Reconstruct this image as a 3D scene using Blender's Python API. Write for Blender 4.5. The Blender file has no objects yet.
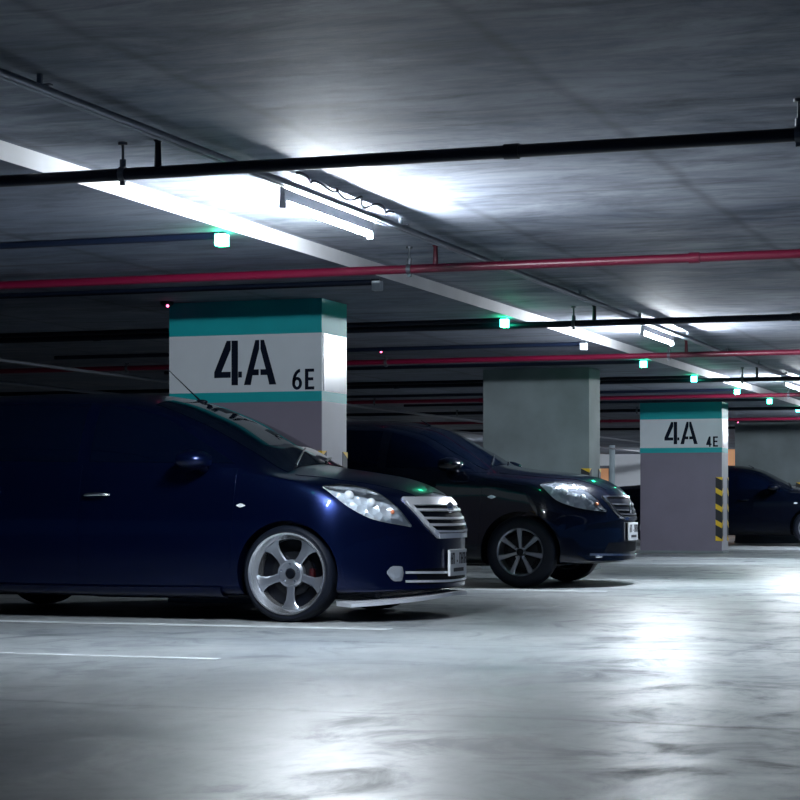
import bpy, bmesh, math, random
import numpy as np
from mathutils import Vector, Matrix
from mathutils.bvhtree import BVHTree

PI = math.pi
sc = bpy.context.scene
C = sc.collection

# ------------------------------------------------------------------ camera, world, exposure
CAM_H = 0.70
YAW = math.atan(715.0 / 2050.0)             # the aisle runs along +Y, the camera looks left of it
cam_d = bpy.data.cameras.new('camera')
cam = bpy.data.objects.new('camera', cam_d)
C.objects.link(cam)
cam.location = (0, 0, CAM_H)
cam.rotation_euler = (PI / 2, 0, YAW)
cam_d.sensor_width = 36.0
cam_d.lens = 36.0 * 2050.0 / 800.0
cam_d.shift_y = 103.0 / 800.0
cam_d.clip_end = 300
sc.camera = cam

world = bpy.data.worlds.new('night')
world.use_nodes = True
world.node_tree.nodes['Background'].inputs[0].default_value = (0.012, 0.036, 0.110, 1)
world.node_tree.nodes['Background'].inputs[1].default_value = 1.2
sc.world = world

sc.view_settings.view_transform = 'Standard'
sc.view_settings.look = 'None'
sc.view_settings.gamma = 1.0
sc.view_settings.use_curve_mapping = False
sc.view_settings.exposure = 0.0

LAMP_COL = (0.86, 0.93, 1.0)
LAMP_POWER = 1500.0

# ------------------------------------------------------------------ materials
def new_mat(name):
    m = bpy.data.materials.new(name)
    m.use_nodes = True
    return m, m.node_tree, m.node_tree.nodes['Principled BSDF']

def pbr(name, col, rough=0.5, metal=0.0, coat=0.0, spec=0.5, emit=None, estr=0.0, noise=0.0, nscale=20.0, bump=0.0):
    m, nt, b = new_mat(name)
    b.inputs['Base Color'].default_value = (*col, 1)
    b.inputs['Roughness'].default_value = rough
    b.inputs['Metallic'].default_value = metal
    b.inputs['Coat Weight'].default_value = coat
    b.inputs['Coat Roughness'].default_value = 0.03
    b.inputs['Specular IOR Level'].default_value = spec
    if emit:
        b.inputs['Emission Color'].default_value = (*emit, 1)
        b.inputs['Emission Strength'].default_value = estr
    if noise > 0 or bump > 0:
        tc = nt.nodes.new('ShaderNodeTexCoord')
        n = nt.nodes.new('ShaderNodeTexNoise')
        n.inputs['Scale'].default_value = nscale
        n.inputs['Detail'].default_value = 5
        nt.links.new(tc.outputs['Object'], n.inputs['Vector'])
        if noise > 0:
            r = nt.nodes.new('ShaderNodeValToRGB')
            r.color_ramp.elements[0].position = 0.3
            r.color_ramp.elements[1].position = 0.7
            r.color_ramp.elements[0].color = (*[c * (1 - noise) for c in col], 1)
            r.color_ramp.elements[1].color = (*[min(1, c * (1 + noise)) for c in col], 1)
            nt.links.new(n.outputs['Fac'], r.inputs['Fac'])
            nt.links.new(r.outputs['Color'], b.inputs['Base Color'])
        if bump > 0:
            bp = nt.nodes.new('ShaderNodeBump')
            bp.inputs['Strength'].default_value = bump
            bp.inputs['Distance'].default_value = 0.01
            nt.links.new(n.outputs['Fac'], bp.inputs['Height'])
            nt.links.new(bp.outputs['Normal'], b.inputs['Normal'])
    return m

def concrete_floor():
    m, nt, b = new_mat('polished_concrete')
    N, L = nt.nodes.new, nt.links.new
    tc = N('ShaderNodeTexCoord')
    def noise(scale, detail, sx, sy, rough=0.55, dist=0.0):
        mp = N('ShaderNodeMapping'); mp.inputs['Scale'].default_value = (sx, sy, 1)
        n = N('ShaderNodeTexNoise'); n.inputs['Scale'].default_value = scale
        n.inputs['Detail'].default_value = detail; n.inputs['Roughness'].default_value = rough
        n.inputs['Distortion'].default_value = dist
        L(tc.outputs['Object'], mp.inputs['Vector']); L(mp.outputs['Vector'], n.inputs['Vector'])
        return n
    def ramp(fac, stops):
        r = N('ShaderNodeValToRGB')
        e = r.color_ramp.elements
        while len(e) < len(stops): e.new(0.5)
        for el, (p, c) in zip(e, stops):
            el.position = p; el.color = (*c, 1)
        L(fac, r.inputs['Fac'])
        return r
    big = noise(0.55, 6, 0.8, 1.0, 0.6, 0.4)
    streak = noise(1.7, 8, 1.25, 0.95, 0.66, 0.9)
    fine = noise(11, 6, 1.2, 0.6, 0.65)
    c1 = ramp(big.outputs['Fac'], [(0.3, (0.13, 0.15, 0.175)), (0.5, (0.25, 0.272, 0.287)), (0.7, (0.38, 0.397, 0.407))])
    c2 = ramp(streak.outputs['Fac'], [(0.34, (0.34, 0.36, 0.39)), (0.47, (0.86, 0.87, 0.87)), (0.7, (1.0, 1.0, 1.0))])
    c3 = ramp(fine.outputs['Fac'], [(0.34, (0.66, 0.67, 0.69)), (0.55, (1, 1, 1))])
    m1 = N('ShaderNodeMix'); m1.data_type = 'RGBA'; m1.blend_type = 'MULTIPLY'; m1.inputs['Factor'].default_value = 0.8
    L(c1.outputs['Color'], m1.inputs['A']); L(c2.outputs['Color'], m1.inputs['B'])
    m2 = N('ShaderNodeMix'); m2.data_type = 'RGBA'; m2.blend_type = 'MULTIPLY'; m2.inputs['Factor'].default_value = 0.8
    L(m1.outputs['Result'], m2.inputs['A']); L(c3.outputs['Color'], m2.inputs['B'])
    # worn joints sawn across the slab
    spx = N('ShaderNodeSeparateXYZ'); L(tc.outputs['Object'], spx.inputs[0])
    wob = noise(1.3, 6, 1.0, 1.0, 0.7)
    ya = N('ShaderNodeMath'); ya.operation = 'MULTIPLY_ADD'; L(wob.outputs['Fac'], ya.inputs[0]); ya.inputs[1].default_value = 0.22; L(spx.outputs['Y'], ya.inputs[2])
    md = N('ShaderNodeMath'); md.operation = 'PINGPONG'; L(ya.outputs[0], md.inputs[0]); md.inputs[1].default_value = 1.63
    jr = ramp(md.outputs[0], [(0.008, (0.28, 0.30, 0.33)), (0.022, (0.75, 0.76, 0.77)), (0.06, (1, 1, 1))])
    m3 = N('ShaderNodeMix'); m3.data_type = 'RGBA'; m3.blend_type = 'MULTIPLY'; m3.inputs['Factor'].default_value = 0.85
    L(m2.outputs['Result'], m3.inputs['A']); L(jr.outputs['Color'], m3.inputs['B'])
    L(m3.outputs['Result'], b.inputs['Base Color'])
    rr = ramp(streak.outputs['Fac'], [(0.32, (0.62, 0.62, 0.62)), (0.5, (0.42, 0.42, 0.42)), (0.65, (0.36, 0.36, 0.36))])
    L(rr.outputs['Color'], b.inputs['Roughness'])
    b.inputs['Specular IOR Level'].default_value = 0.5
    bp = N('ShaderNodeBump'); bp.inputs['Strength'].default_value = 0.16; bp.inputs['Distance'].default_value = 0.01
    L(streak.outputs['Fac'], bp.inputs['Height']); L(bp.outputs['Normal'], b.inputs['Normal'])
    return m

def concrete_ceiling(name, lo, hi, joint=0.55):
    m, nt, b = new_mat(name)
    N, L = nt.nodes.new, nt.links.new
    tc = N('ShaderNodeTexCoord')
    def noise(scale, detail, s, rough=0.6, dist=0.0):
        mp = N('ShaderNodeMapping'); mp.inputs['Scale'].default_value = s
        n = N('ShaderNodeTexNoise'); n.inputs['Scale'].default_value = scale
        n.inputs['Detail'].default_value = detail; n.inputs['Roughness'].default_value = rough
        n.inputs['Distortion'].default_value = dist
        L(tc.outputs['Object'], mp.inputs['Vector']); L(mp.outputs['Vector'], n.inputs['Vector'])
        return n
    a = noise(1.1, 7, (0.8, 1.2, 1), 0.68, 0.5)
    s2 = noise(3.0, 7, (0.6, 2.0, 1), 0.7, 0.8)
    r = N('ShaderNodeValToRGB')
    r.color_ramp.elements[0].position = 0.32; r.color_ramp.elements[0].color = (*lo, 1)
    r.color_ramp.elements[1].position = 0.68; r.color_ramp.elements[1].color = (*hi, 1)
    L(a.outputs['Fac'], r.inputs['Fac'])
    r2 = N('ShaderNodeValToRGB')
    r2.color_ramp.elements[0].position = 0.34; r2.color_ramp.elements[0].color = (0.36, 0.37, 0.40, 1)
    r2.color_ramp.elements[1].position = 0.56; r2.color_ramp.elements[1].color = (1, 1, 1, 1)
    L(s2.outputs['Fac'], r2.inputs['Fac'])
    mx = N('ShaderNodeMix'); mx.data_type = 'RGBA'; mx.blend_type = 'MULTIPLY'; mx.inputs['Factor'].default_value = 0.75
    L(r.outputs['Color'], mx.inputs['A']); L(r2.outputs['Color'], mx.inputs['B'])
    # formwork sheets left their joints in the slab
    bk = N('ShaderNodeTexBrick')
    bk.offset = 0.5
    bk.inputs['Scale'].default_value = 1.0
    bk.inputs['Brick Width'].default_value = 2.4
    bk.inputs['Row Height'].default_value = 1.2
    bk.inputs['Mortar Size'].default_value = 0.055
    bk.inputs['Mortar Smooth'].default_value = 1.0
    bk.inputs['Color1'].default_value = (1, 1, 1, 1); bk.inputs['Color2'].default_value = (0.86, 0.86, 0.87, 1)
    bk.inputs['Mortar'].default_value = (joint, joint, joint, 1)
    wob = noise(2.0, 4, (1, 1, 1))
    add = N('ShaderNodeVectorMath'); add.operation = 'MULTIPLY_ADD'
    L(wob.outputs['Color'], add.inputs[0]); add.inputs[1].default_value = (0.10, 0.10, 0); L(tc.outputs['Object'], add.inputs[2])
    sp = N('ShaderNodeSeparateXYZ'); cb = N('ShaderNodeCombineXYZ'); of = N('ShaderNodeMath'); of.inputs[1].default_value = 1.83
    L(add.outputs[0], sp.inputs[0]); L(sp.outputs['X'], of.inputs[0]); L(of.outputs[0], cb.inputs['Y']); L(sp.outputs['Y'], cb.inputs['X'])
    L(cb.outputs[0], bk.inputs['Vector'])
    mx2 = N('ShaderNodeMix'); mx2.data_type = 'RGBA'; mx2.blend_type = 'MULTIPLY'; mx2.inputs['Factor'].default_value = 0.8
    L(mx.outputs['Result'], mx2.inputs['A']); L(bk.outputs['Color'], mx2.inputs['B'])
    L(mx2.outputs['Result'], b.inputs['Base Color'])
    b.inputs['Roughness'].default_value = 0.75
    bp = N('ShaderNodeBump'); bp.inputs['Strength'].default_value = 0.25; bp.inputs['Distance'].default_value = 0.01
    L(s2.outputs['Fac'], bp.inputs['Height']); L(bp.outputs['Normal'], b.inputs['Normal'])
    return m

M = {}
M['floor'] = concrete_floor()
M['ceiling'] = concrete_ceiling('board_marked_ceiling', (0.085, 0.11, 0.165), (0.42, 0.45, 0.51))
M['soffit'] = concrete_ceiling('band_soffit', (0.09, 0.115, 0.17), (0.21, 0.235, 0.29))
M['beam_face'] = pbr('beam_face', (0.50, 0.51, 0.53), 0.7, noise=0.12, nscale=3, bump=0.1)  # paler than the soffit: direct lamp light put into the colour
M['wall'] = pbr('far_wall', (0.72, 0.74, 0.78), 0.8, noise=0.1, nscale=0.6)
M['wall_dark'] = pbr('side_wall', (0.16, 0.17, 0.20), 0.85, noise=0.2, nscale=0.5)
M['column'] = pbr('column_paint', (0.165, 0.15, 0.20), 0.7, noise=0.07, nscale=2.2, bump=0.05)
M['column_bare'] = pbr('column_bare_concrete', (0.165, 0.20, 0.215), 0.75, noise=0.22, nscale=2.0, bump=0.08)
M['teal'] = pbr('teal_paint', (0.0, 0.30, 0.33), 0.55, noise=0.05, nscale=4)
M['white_paint'] = pbr('white_paint', (0.52, 0.57, 0.62), 0.55, noise=0.05, nscale=3)
M['black_paint'] = pbr('black_letter_paint', (0.002, 0.005, 0.015), 0.7, spec=0.12)
M['notice'] = pbr('notice_sheet', (0.34, 0.37, 0.43), 0.25)
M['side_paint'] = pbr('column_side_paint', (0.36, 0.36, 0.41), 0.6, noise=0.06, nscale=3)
M['yellow'] = pbr('hazard_yellow', (0.72, 0.47, 0.02), 0.5)
M['rubber_black'] = pbr('hazard_black', (0.012, 0.014, 0.02), 0.6)
M['line'] = pbr('line_paint', (0.48, 0.52, 0.54), 0.6, noise=0.25, nscale=6)
M['pipe_black'] = pbr('pipe_black', (0.003, 0.006, 0.016), 0.4, spec=0.25)
M['pipe_red'] = pbr('pipe_red', (0.10, 0.0015, 0.018), 0.38)
M['clamp'] = pbr('clamp_steel', (0.10, 0.11, 0.13), 0.4, 0.7)
M['galv'] = pbr('galvanised', (0.16, 0.175, 0.21), 0.4, 0.7)
M['cable'] = pbr('cable_grey', (0.10, 0.10, 0.13), 0.5)
M['batten'] = pbr('batten_white', (0.7, 0.72, 0.75), 0.5)
M['tube'] = pbr('fluorescent_tube', (1, 1, 1), 0.4, emit=LAMP_COL, estr=LAMP_POWER)
M['green_lamp'] = pbr('green_lamp', (0.6, 1, 0.8), 0.4, emit=(0.035, 1.0, 0.45), estr=45.0)
M['dull_lamp'] = pbr('unlit_lamp', (0.45, 0.5, 0.54), 0.35)
M['red_led'] = pbr('red_led', (1, 0.1, 0.2), 0.4, emit=(1.0, 0.12, 0.28), estr=7.0)
M['plastic_dark'] = pbr('dark_plastic', (0.003, 0.005, 0.012), 0.45, spec=0.25)
M['orange_light'] = pbr('lit_doorway', (0.9, 0.5, 0.25), 0.6, emit=(1.0, 0.46, 0.24), estr=0.22)
M['post'] = pbr('pale_post', (0.42, 0.52, 0.58), 0.5)
M['blue_paint_car'] = pbr('deep_blue_car_paint', (0.0012, 0.0068, 0.045), 0.28, 0.85, coat=0.32)
M['black_car'] = pbr('black_car_paint', (0.0003, 0.0014, 0.006), 0.22, 0.0, coat=0.9, spec=0.2)
M['navy_car'] = pbr('navy_car_paint', (0.0003, 0.0011, 0.0045), 0.22, 0.0, coat=0.15, spec=0.12)
M['glass_dark'] = pbr('tinted_glass', (0.0004, 0.0016, 0.007), 0.06, spec=0.16)
M['glass_shield'] = pbr('windshield_glass', (0.0006, 0.002, 0.007), 0.06, spec=0.3)
M['chrome'] = pbr('chrome', (0.72, 0.74, 0.78), 0.16, 1.0)
M['satin_chrome'] = pbr('satin_chrome', (0.78, 0.80, 0.85), 0.28, 0.6)
M['fog_glass'] = pbr('fog_lamp_glass', (0.30, 0.33, 0.38), 0.12, 0.5)
M['lip'] = pbr('silver_lip', (0.55, 0.58, 0.64), 0.35, 0.4)
M['alloy_polished'] = pbr('polished_alloy', (0.88, 0.90, 0.94), 0.25, 0.95)
M['alloy'] = pbr('silver_alloy', (0.27, 0.29, 0.33), 0.28, 0.8)
M['tyre'] = pbr('tyre_rubber', (0.002, 0.004, 0.010), 0.6, spec=0.2)
M['brake'] = pbr('brake_steel', (0.006, 0.007, 0.010), 0.5, 0.2, spec=0.2)
M['caliper'] = pbr('red_caliper', (0.025, 0.001, 0.003), 0.5, spec=0.2)
M['bulb_glass'] = pbr('bulb_glass', (0.85, 0.9, 0.95), 0.08, 0.3)
M['amber'] = pbr('amber_bulb', (0.75, 0.22, 0.10), 0.3)
M['plate'] = pbr('plate_white', (0.62, 0.65, 0.68), 0.5)
M['plate_ink'] = pbr('plate_ink', (0.02, 0.022, 0.03), 0.6)
M['tail_red'] = pbr('tail_lamp_red', (0.22, 0.005, 0.02), 0.15)
M['grille_dark'] = pbr('grille_dark', (0.001, 0.002, 0.005), 0.5, spec=0.12)

def reflector_mat():
    m, nt, b = new_mat('headlamp_reflector')
    tc = nt.nodes.new('ShaderNodeTexCoord')
    v = nt.nodes.new('ShaderNodeTexVoronoi'); v.inputs['Scale'].default_value = 17
    nt.links.new(tc.outputs['Object'], v.inputs['Vector'])
    bp = nt.nodes.new('ShaderNodeBump'); bp.inputs['Strength'].default_value = 0.8; bp.inputs['Distance'].default_value = 0.05
    nt.links.new(v.outputs['Distance'], bp.inputs['Height']); nt.links.new(bp.outputs['Normal'], b.inputs['Normal'])
    b.inputs['Base Color'].default_value = (0.82, 0.86, 0.90, 1)
    b.inputs['Metallic'].default_value = 0.4
    b.inputs['Roughness'].default_value = 0.24
    return m
M['reflector'] = reflector_mat()

def clear_cover():
    m, nt, b = new_mat('headlamp_cover')
    out = nt.nodes['Material Output']
    tr = nt.nodes.new('ShaderNodeBsdfTransparent'); tr.inputs[0].default_value = (0.93, 0.95, 0.97, 1)
    gl = nt.nodes.new('ShaderNodeBsdfGlossy'); gl.inputs['Roughness'].default_value = 0.05
    fr = nt.nodes.new('ShaderNodeFresnel'); fr.inputs['IOR'].default_value = 1.45
    mx = nt.nodes.new('ShaderNodeMixShader')
    nt.links.new(fr.outputs[0], mx.inputs[0]); nt.links.new(tr.outputs[0], mx.inputs[1]); nt.links.new(gl.outputs[0], mx.inputs[2])
    nt.links.new(mx.outputs[0], out.inputs['Surface'])
    return m
M['cover'] = clear_cover()

# ------------------------------------------------------------------ mesh helpers
def link(name, me, mat, parent=None, loc=None):
    o = bpy.data.objects.new(name, me)
    if mat is not None:
        me.materials.clear(); me.materials.append(M[mat] if isinstance(mat, str) else mat)
    C.objects.link(o)
    if parent: o.parent = parent
    if loc: o.location = loc
    return o

def mesh_of(bm, name, smooth=None):
    me = bpy.data.meshes.new(name)
    bm.normal_update()
    bm.to_mesh(me); bm.free()
    if smooth is not None:
        for p in me.polygons: p.use_smooth = True
        me.set_sharp_from_angle(angle=math.radians(smooth))
    return me

def obj(name, bm, mat, parent=None, smooth=None, loc=None):
    return link(name, mesh_of(bm, name, smooth), mat, parent, loc)

def thing(name, label, cat, loc=(0, 0, 0), group=None):
    o = bpy.data.objects.new(name, None)
    o.empty_display_size = 0.1
    C.objects.link(o); o.location = loc
    return tag(o, label, cat, group)

def tag(o, label, cat, group=None):
    o['label'] = label; o['category'] = cat
    if group: o['group'] = group
    return o

def struct(o, label=None):
    o['kind'] = 'structure'
    if label: o['label'] = label
    return o

def add_box(bm, x0, x1, y0, y1, z0, z1):
    vs = [bm.verts.new(p) for p in ((x0, y0, z0), (x1, y0, z0), (x1, y1, z0), (x0, y1, z0),
                                    (x0, y0, z1), (x1, y0, z1), (x1, y1, z1), (x0, y1, z1))]
    for f in ((3, 2, 1, 0), (4, 5, 6, 7), (0, 1, 5, 4), (1, 2, 6, 5), (2, 3, 7, 6), (3, 0, 4, 7)):
        bm.faces.new([vs[i] for i in f])
    return vs

def box(x0, x1, y0, y1, z0, z1, bev=0.0):
    bm = bmesh.new(); add_box(bm, x0, x1, y0, y1, z0, z1)
    if bev > 0:
        bmesh.ops.bevel(bm, geom=list(bm.edges), offset=bev, segments=2, affect='EDGES', profile=0.6)
    return bm

def add_tube(bm, pts, r, n=10, caps=True):
    pts = [Vector(p) for p in pts]
    rs = r if isinstance(r, (list, tuple)) else [r] * len(pts)
    rings = []
    for i, p in enumerate(pts):
        t = (pts[min(i + 1, len(pts) - 1)] - pts[max(i - 1, 0)]).normalized()
        a = Vector((0, 0, 1)) if abs(t.z) < 0.9 else Vector((1, 0, 0))
        u = t.cross(a).normalized(); w = u.cross(t).normalized()
        rings.append([bm.verts.new(p + rs[i] * (math.cos(2 * PI * k / n) * u + math.sin(2 * PI * k / n) * w)) for k in range(n)])
    for a, b in zip(rings, rings[1:]):
        for k in range(n):
            bm.faces.new((a[k], a[(k + 1) % n], b[(k + 1) % n], b[k]))
    if caps:
        bm.faces.new(rings[0][::-1]); bm.faces.new(rings[-1])

def tube(pts, r, n=10):
    bm = bmesh.new(); add_tube(bm, pts, r, n); bmesh.ops.recalc_face_normals(bm, faces=bm.faces); return bm

def add_lathe_y(bm, prof, n=48, closed=False):
    """profile of (r, y) turned about the Y axis"""
    rings = []
    for r, y in prof:
        if r < 1e-6:
            rings.append([bm.verts.new((0, y, 0))])
        else:
            rings.append([bm.verts.new((r * math.cos(2 * PI * k / n), y, r * math.sin(2 * PI * k / n))) for k in range(n)])
    pairs = list(zip(rings, rings[1:])) + ([(rings[-1], rings[0])] if closed else [])
    for a, b in pairs:
        for k in range(n):
            k2 = (k + 1) % n
            if len(a) == 1 and len(b) == 1: continue
            if len(a) == 1: bm.faces.new((a[0], b[k], b[k2]))
            elif len(b) == 1: bm.faces.new((a[k], a[k2], b[0]))
            else: bm.faces.new((a[k], a[k2], b[k2], b[k]))
    bmesh.ops.recalc_face_normals(bm, faces=bm.faces)

def lathe_y(prof, n=48, closed=False):
    bm = bmesh.new(); add_lathe_y(bm, prof, n, closed); return bm

def add_prism(bm, poly, mapf, t0, t1):
    """polygon (list of 2D points) extruded from t0 to t1; mapf(a, b, t) -> 3D"""
    lo = [bm.verts.new(mapf(a, b, t0)) for a, b in poly]
    hi = [bm.verts.new(mapf(a, b, t1)) for a, b in poly]
    n = len(poly)
    bm.faces.new(lo); bm.faces.new(hi[::-1])
    for i in range(n):
        bm.faces.new((lo[i], lo[(i + 1) % n], hi[(i + 1) % n], hi[i]))

def prism(poly, mapf, t0, t1):
    bm = bmesh.new(); add_prism(bm, poly, mapf, t0, t1)
    bmesh.ops.recalc_face_normals(bm, faces=bm.faces); return bm

def sphere(r, loc=(0, 0, 0), s=(1, 1, 1), seg=14):
    bm = bmesh.new()
    bmesh.ops.create_uvsphere(bm, u_segments=seg, v_segments=seg // 2 + 1, radius=r)
    for v in bm.verts:
        v.co = Vector((v.co.x * s[0] + loc[0], v.co.y * s[1] + loc[1], v.co.z * s[2] + loc[2]))
    return bm

# ------------------------------------------------------------------ the place
Z_UP, Z_LOW = 2.19, 2.11
X_EDGE = -4.32                  # edge of the dropped slab band over the bays
Y0, Y1 = -8.0, 58.0
X_BACK = -13.9                  # the bays back onto a second row, then the next aisle

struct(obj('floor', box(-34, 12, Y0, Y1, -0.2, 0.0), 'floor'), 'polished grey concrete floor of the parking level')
struct(obj('ceiling', box(X_EDGE, 4.4, Y0, Y1, Z_UP, 2.6), 'ceiling'), 'grey board-marked concrete ceiling above the driving aisle')
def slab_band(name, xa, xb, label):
    """lower slab; its side faces are smoother, with lamp light put into a paler colour"""
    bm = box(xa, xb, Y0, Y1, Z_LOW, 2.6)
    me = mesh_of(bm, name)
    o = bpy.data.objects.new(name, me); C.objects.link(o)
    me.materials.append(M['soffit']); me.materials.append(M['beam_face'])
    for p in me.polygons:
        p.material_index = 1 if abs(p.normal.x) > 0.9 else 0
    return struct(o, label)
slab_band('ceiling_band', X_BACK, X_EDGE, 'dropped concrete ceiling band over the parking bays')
struct(obj('ceiling_next_aisle', box(-21.5, X_BACK, Y0, Y1, Z_UP, 2.6), 'ceiling'), 'dark concrete ceiling above the next aisle')
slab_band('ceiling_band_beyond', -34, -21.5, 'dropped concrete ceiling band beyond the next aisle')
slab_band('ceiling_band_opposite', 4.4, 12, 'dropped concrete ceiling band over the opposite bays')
struct(obj('wall_far', box(-34, 12, Y1, Y1 + 0.3, 0, 2.6), 'wall'), 'pale far end wall of the parking level')
struct(obj('wall_left', box(-34.3, -34, Y0, Y1, 0, 2.6), 'wall_dark'), 'dark concrete side wall')

# ------------------------------------------------------------------ columns
COL_W, COL_T = 1.15, 0.48
COL_X1 = -5.155
SP = 7.60
COL_Y = [13.14 + SP * i for i in range(4)]

GLYPH = {  # polygons in a unit-height box, stencil style
    '4': [[(0.0, 0.17), (0.0, 0.30), (0.285, 1.0), (0.375, 1.0), (0.375, 0.80), (0.165, 0.305), (0.375, 0.305), (0.375, 0.17)],
          [(0.395, 0.0), (0.395, 1.0), (0.54, 1.0), (0.54, 0.0)],
          [(0.548, 0.17), (0.548, 0.305), (0.63, 0.305), (0.63, 0.17)]],
    'A': [[(0.0, 0.0), (0.26, 1.0), (0.345, 1.0), (0.345, 0.80), (0.225, 0.345), (0.335, 0.345), (0.335, 0.215), (0.195, 0.215), (0.155, 0.0)],
          [(0.375, 1.0), (0.455, 1.0), (0.73, 0.0), (0.575, 0.0), (0.525, 0.215), (0.375, 0.215), (0.375, 0.345), (0.495, 0.345), (0.375, 0.80)]],
    'E': [[(0.0, 0.0), (0.0, 1.0), (0.46, 1.0), (0.46, 0.85), (0.17, 0.85), (0.17, 0.585), (0.42, 0.585), (0.42, 0.44),
           (0.17, 0.44), (0.17, 0.15), (0.47, 0.15), (0.47, 0.0)]],
}
def six():
    out = []
    # bowl as a ring of quads plus the rising stem
    n = 20
    for k in range(n):
        a0, a1 = 2 * PI * k / n, 2 * PI * (k + 1) / n
        p = lambda a, rx, rz: (0.26 + rx * math.cos(a), 0.31 + rz * math.sin(a))
        out.append([p(a0, 0.26, 0.31), p(a1, 0.26, 0.31), p(a1, 0.105, 0.165), p(a0, 0.105, 0.165)])
    for k in range(7):
        a0, a1 = PI * (1 - 0.5 * k / 7), PI * (1 - 0.5 * (k + 1) / 7)
        q = lambda a, rx, rz: (0.42 + rx * math.cos(a), 0.31 + rz * math.sin(a))
        out.append([q(a0, 0.42, 0.69), q(a1, 0.42, 0.69), q(a1, 0.26, 0.53), q(a0, 0.26, 0.53)])
    return out
GLYPH['6'] = six()
GLYPH['4n'] = [[(0.0, 0.17), (0.0, 0.30), (0.27, 1.0), (0.44, 1.0), (0.44, 0.31), (0.53, 0.31), (0.53, 0.17), (0.44, 0.17), (0.44, 0.0),
                (0.29, 0.0), (0.29, 0.17)], ]

def glyph_mesh(key, x, z, h, y, parent, wide=1.0):
    bm = bmesh.new()
    for poly in GLYPH[key]:
        add_prism(bm, poly, lambda a, b, t: (x + a * h * wide, y - t, z + b * h), 0.0, 0.002)
    bmesh.ops.recalc_face_normals(bm, faces=bm.faces)
    return obj('letter' if key in 'AE' else 'numeral', bm, 'black_paint', parent)

def hazard_guard(col, sx, sy):
    """angle strip over one vertical corner; sx, sy give the corner (+1/-1)"""
    cx = COL_W / 2 * sx; cy = COL_T / 2 + COL_T / 2 * sy
    w, t, z0, z1 = 0.085, 0.006, 0.17, 1.06
    bm = bmesh.new()
    add_box(bm, min(cx, cx - w * sx), max(cx, cx - w * sx), min(cy, cy + t * sy), max(cy, cy + t * sy), z0, z1)
    add_box(bm, min(cx, cx + t * sx), max(cx, cx + t * sx), min(cy + t * sy, cy - w * sy), max(cy + t * sy, cy - w * sy), z0, z1)
    g = obj('corner_guard', bm, 'rubber_black', col)
    per = 0.223
    k = 0
    z = z0 - 0.045
    while z < z1 - 0.02:
        za, zb = z, min(z + 0.072, z1)
        bm = bmesh.new()
        sl = 0.05
        e = 0.0015
        y_f = cy + (t + e) * sy
        def mp(a, b, tt): return (cx - a * w * sx, y_f - tt * sy * e, b)
        cl = lambda zz: max(z0, min(zz, z1))
        add_prism(bm, [(-0.05, cl(za)), (1, cl(za + sl)), (1, cl(zb + sl)), (-0.05, cl(zb))], mp, 0, 1)
        def mp2(a, b, tt): return (cx + (t + e) * sx - tt * e * sx, cy + t * sy - a * w * sy, b)
        add_prism(bm, [(-0.05, cl(za)), (1, cl(za + sl)), (1, cl(zb + sl)), (-0.05, cl(zb))], mp2, 0, 1)
        bmesh.ops.recalc_face_normals(bm, faces=bm.faces)
        obj('hazard_stripe', bm, 'yellow', g)
        z += per
    return g

def column(i, y, sign, label):
    cx = COL_X1 - COL_W / 2
    c = thing('column', label, 'column', (cx, y, 0), 'concrete columns along the bays')
    h = COL_W / 2
    painted = sign is not None
    obj('shaft', box(-h, h, 0, COL_T, 0, Z_LOW, 0.006), 'column' if painted else 'column_bare', c)
    if painted:
        e = 0.003
        obj('paint_band', box(-h - e, h + e, -e, COL_T + e, 1.873, Z_LOW), 'teal', c)
        obj('sign_panel', box(-h - e, h + e, -e, COL_T + e, 1.472, 1.873), 'white_paint', c)
        obj('paint_band', box(-h - e, h + e, -e, COL_T + e, 1.402, 1.472), 'teal', c)
        H = 0.312
        x0 = -h + 0.30 * COL_W
        glyph_mesh('4', x0, 1.522, H, -e, c, 1.07)
        glyph_mesh('A', x0 + 0.226, 1.522, H, -e, c, 1.07)
        d = sign
        glyph_mesh('6' if d == '6' else '4n', -h + 0.812 * COL_W, 1.482, 0.144, -e, c, 0.98)
        glyph_mesh('E', -h + 0.895 * COL_W, 1.482, 0.144, -e, c, 1.02)
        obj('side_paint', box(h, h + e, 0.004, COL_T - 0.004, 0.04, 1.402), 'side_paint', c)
        obj('notice_sheet', box(h + e, h + e + 0.004, 0.03, COL_T - 0.02, 1.475, 1.87), 'notice', c)
    for sx in (1,):
        for sy in (-1, 1):
            hazard_guard(c, sx, sy)
    obj('plinth', box(-h - 0.012, h + 0.012, -0.012, COL_T + 0.012, 0, 0.035, 0.004), 'column_bare', c)
    return c
column(0, COL_Y[0], '6', 'large painted column with teal bands and black 4A 6E, behind the nearest car')
column(1, COL_Y[1], None, 'plain unpainted grey column behind the second car')
column(2, COL_Y[2], '4', 'painted column with teal bands and black 4A 4E, in the middle distance')
column(3, COL_Y[3], None, 'farthest bare grey column, behind the dark car at right')

# ------------------------------------------------------------------ painted bay lines
def bay_line(y, label, w=0.11, x1=-3.80):
    o = obj('bay_line', box(-9.0, x1, y - w / 2, y + w / 2, 0.0, 0.002), 'line')
    tag(o, label, 'floor marking', 'painted bay lines')
bay_line(8.42, 'white painted bay line nearest the camera, on open floor', 0.06)
bay_line(10.72, 'white painted bay line along the near side of the blue car')
bay_line(15.85, 'white painted bay line between the blue car and the second car')
bay_line(18.30, 'white painted bay line on the far side of the second car')
bay_line(23.45, 'white painted bay line beyond the plain grey column')
bay_line(25.85, 'white painted bay line just before the column marked 4A 4E')
bay_line(31.05, 'white painted bay line before the farthest dark car')

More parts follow.
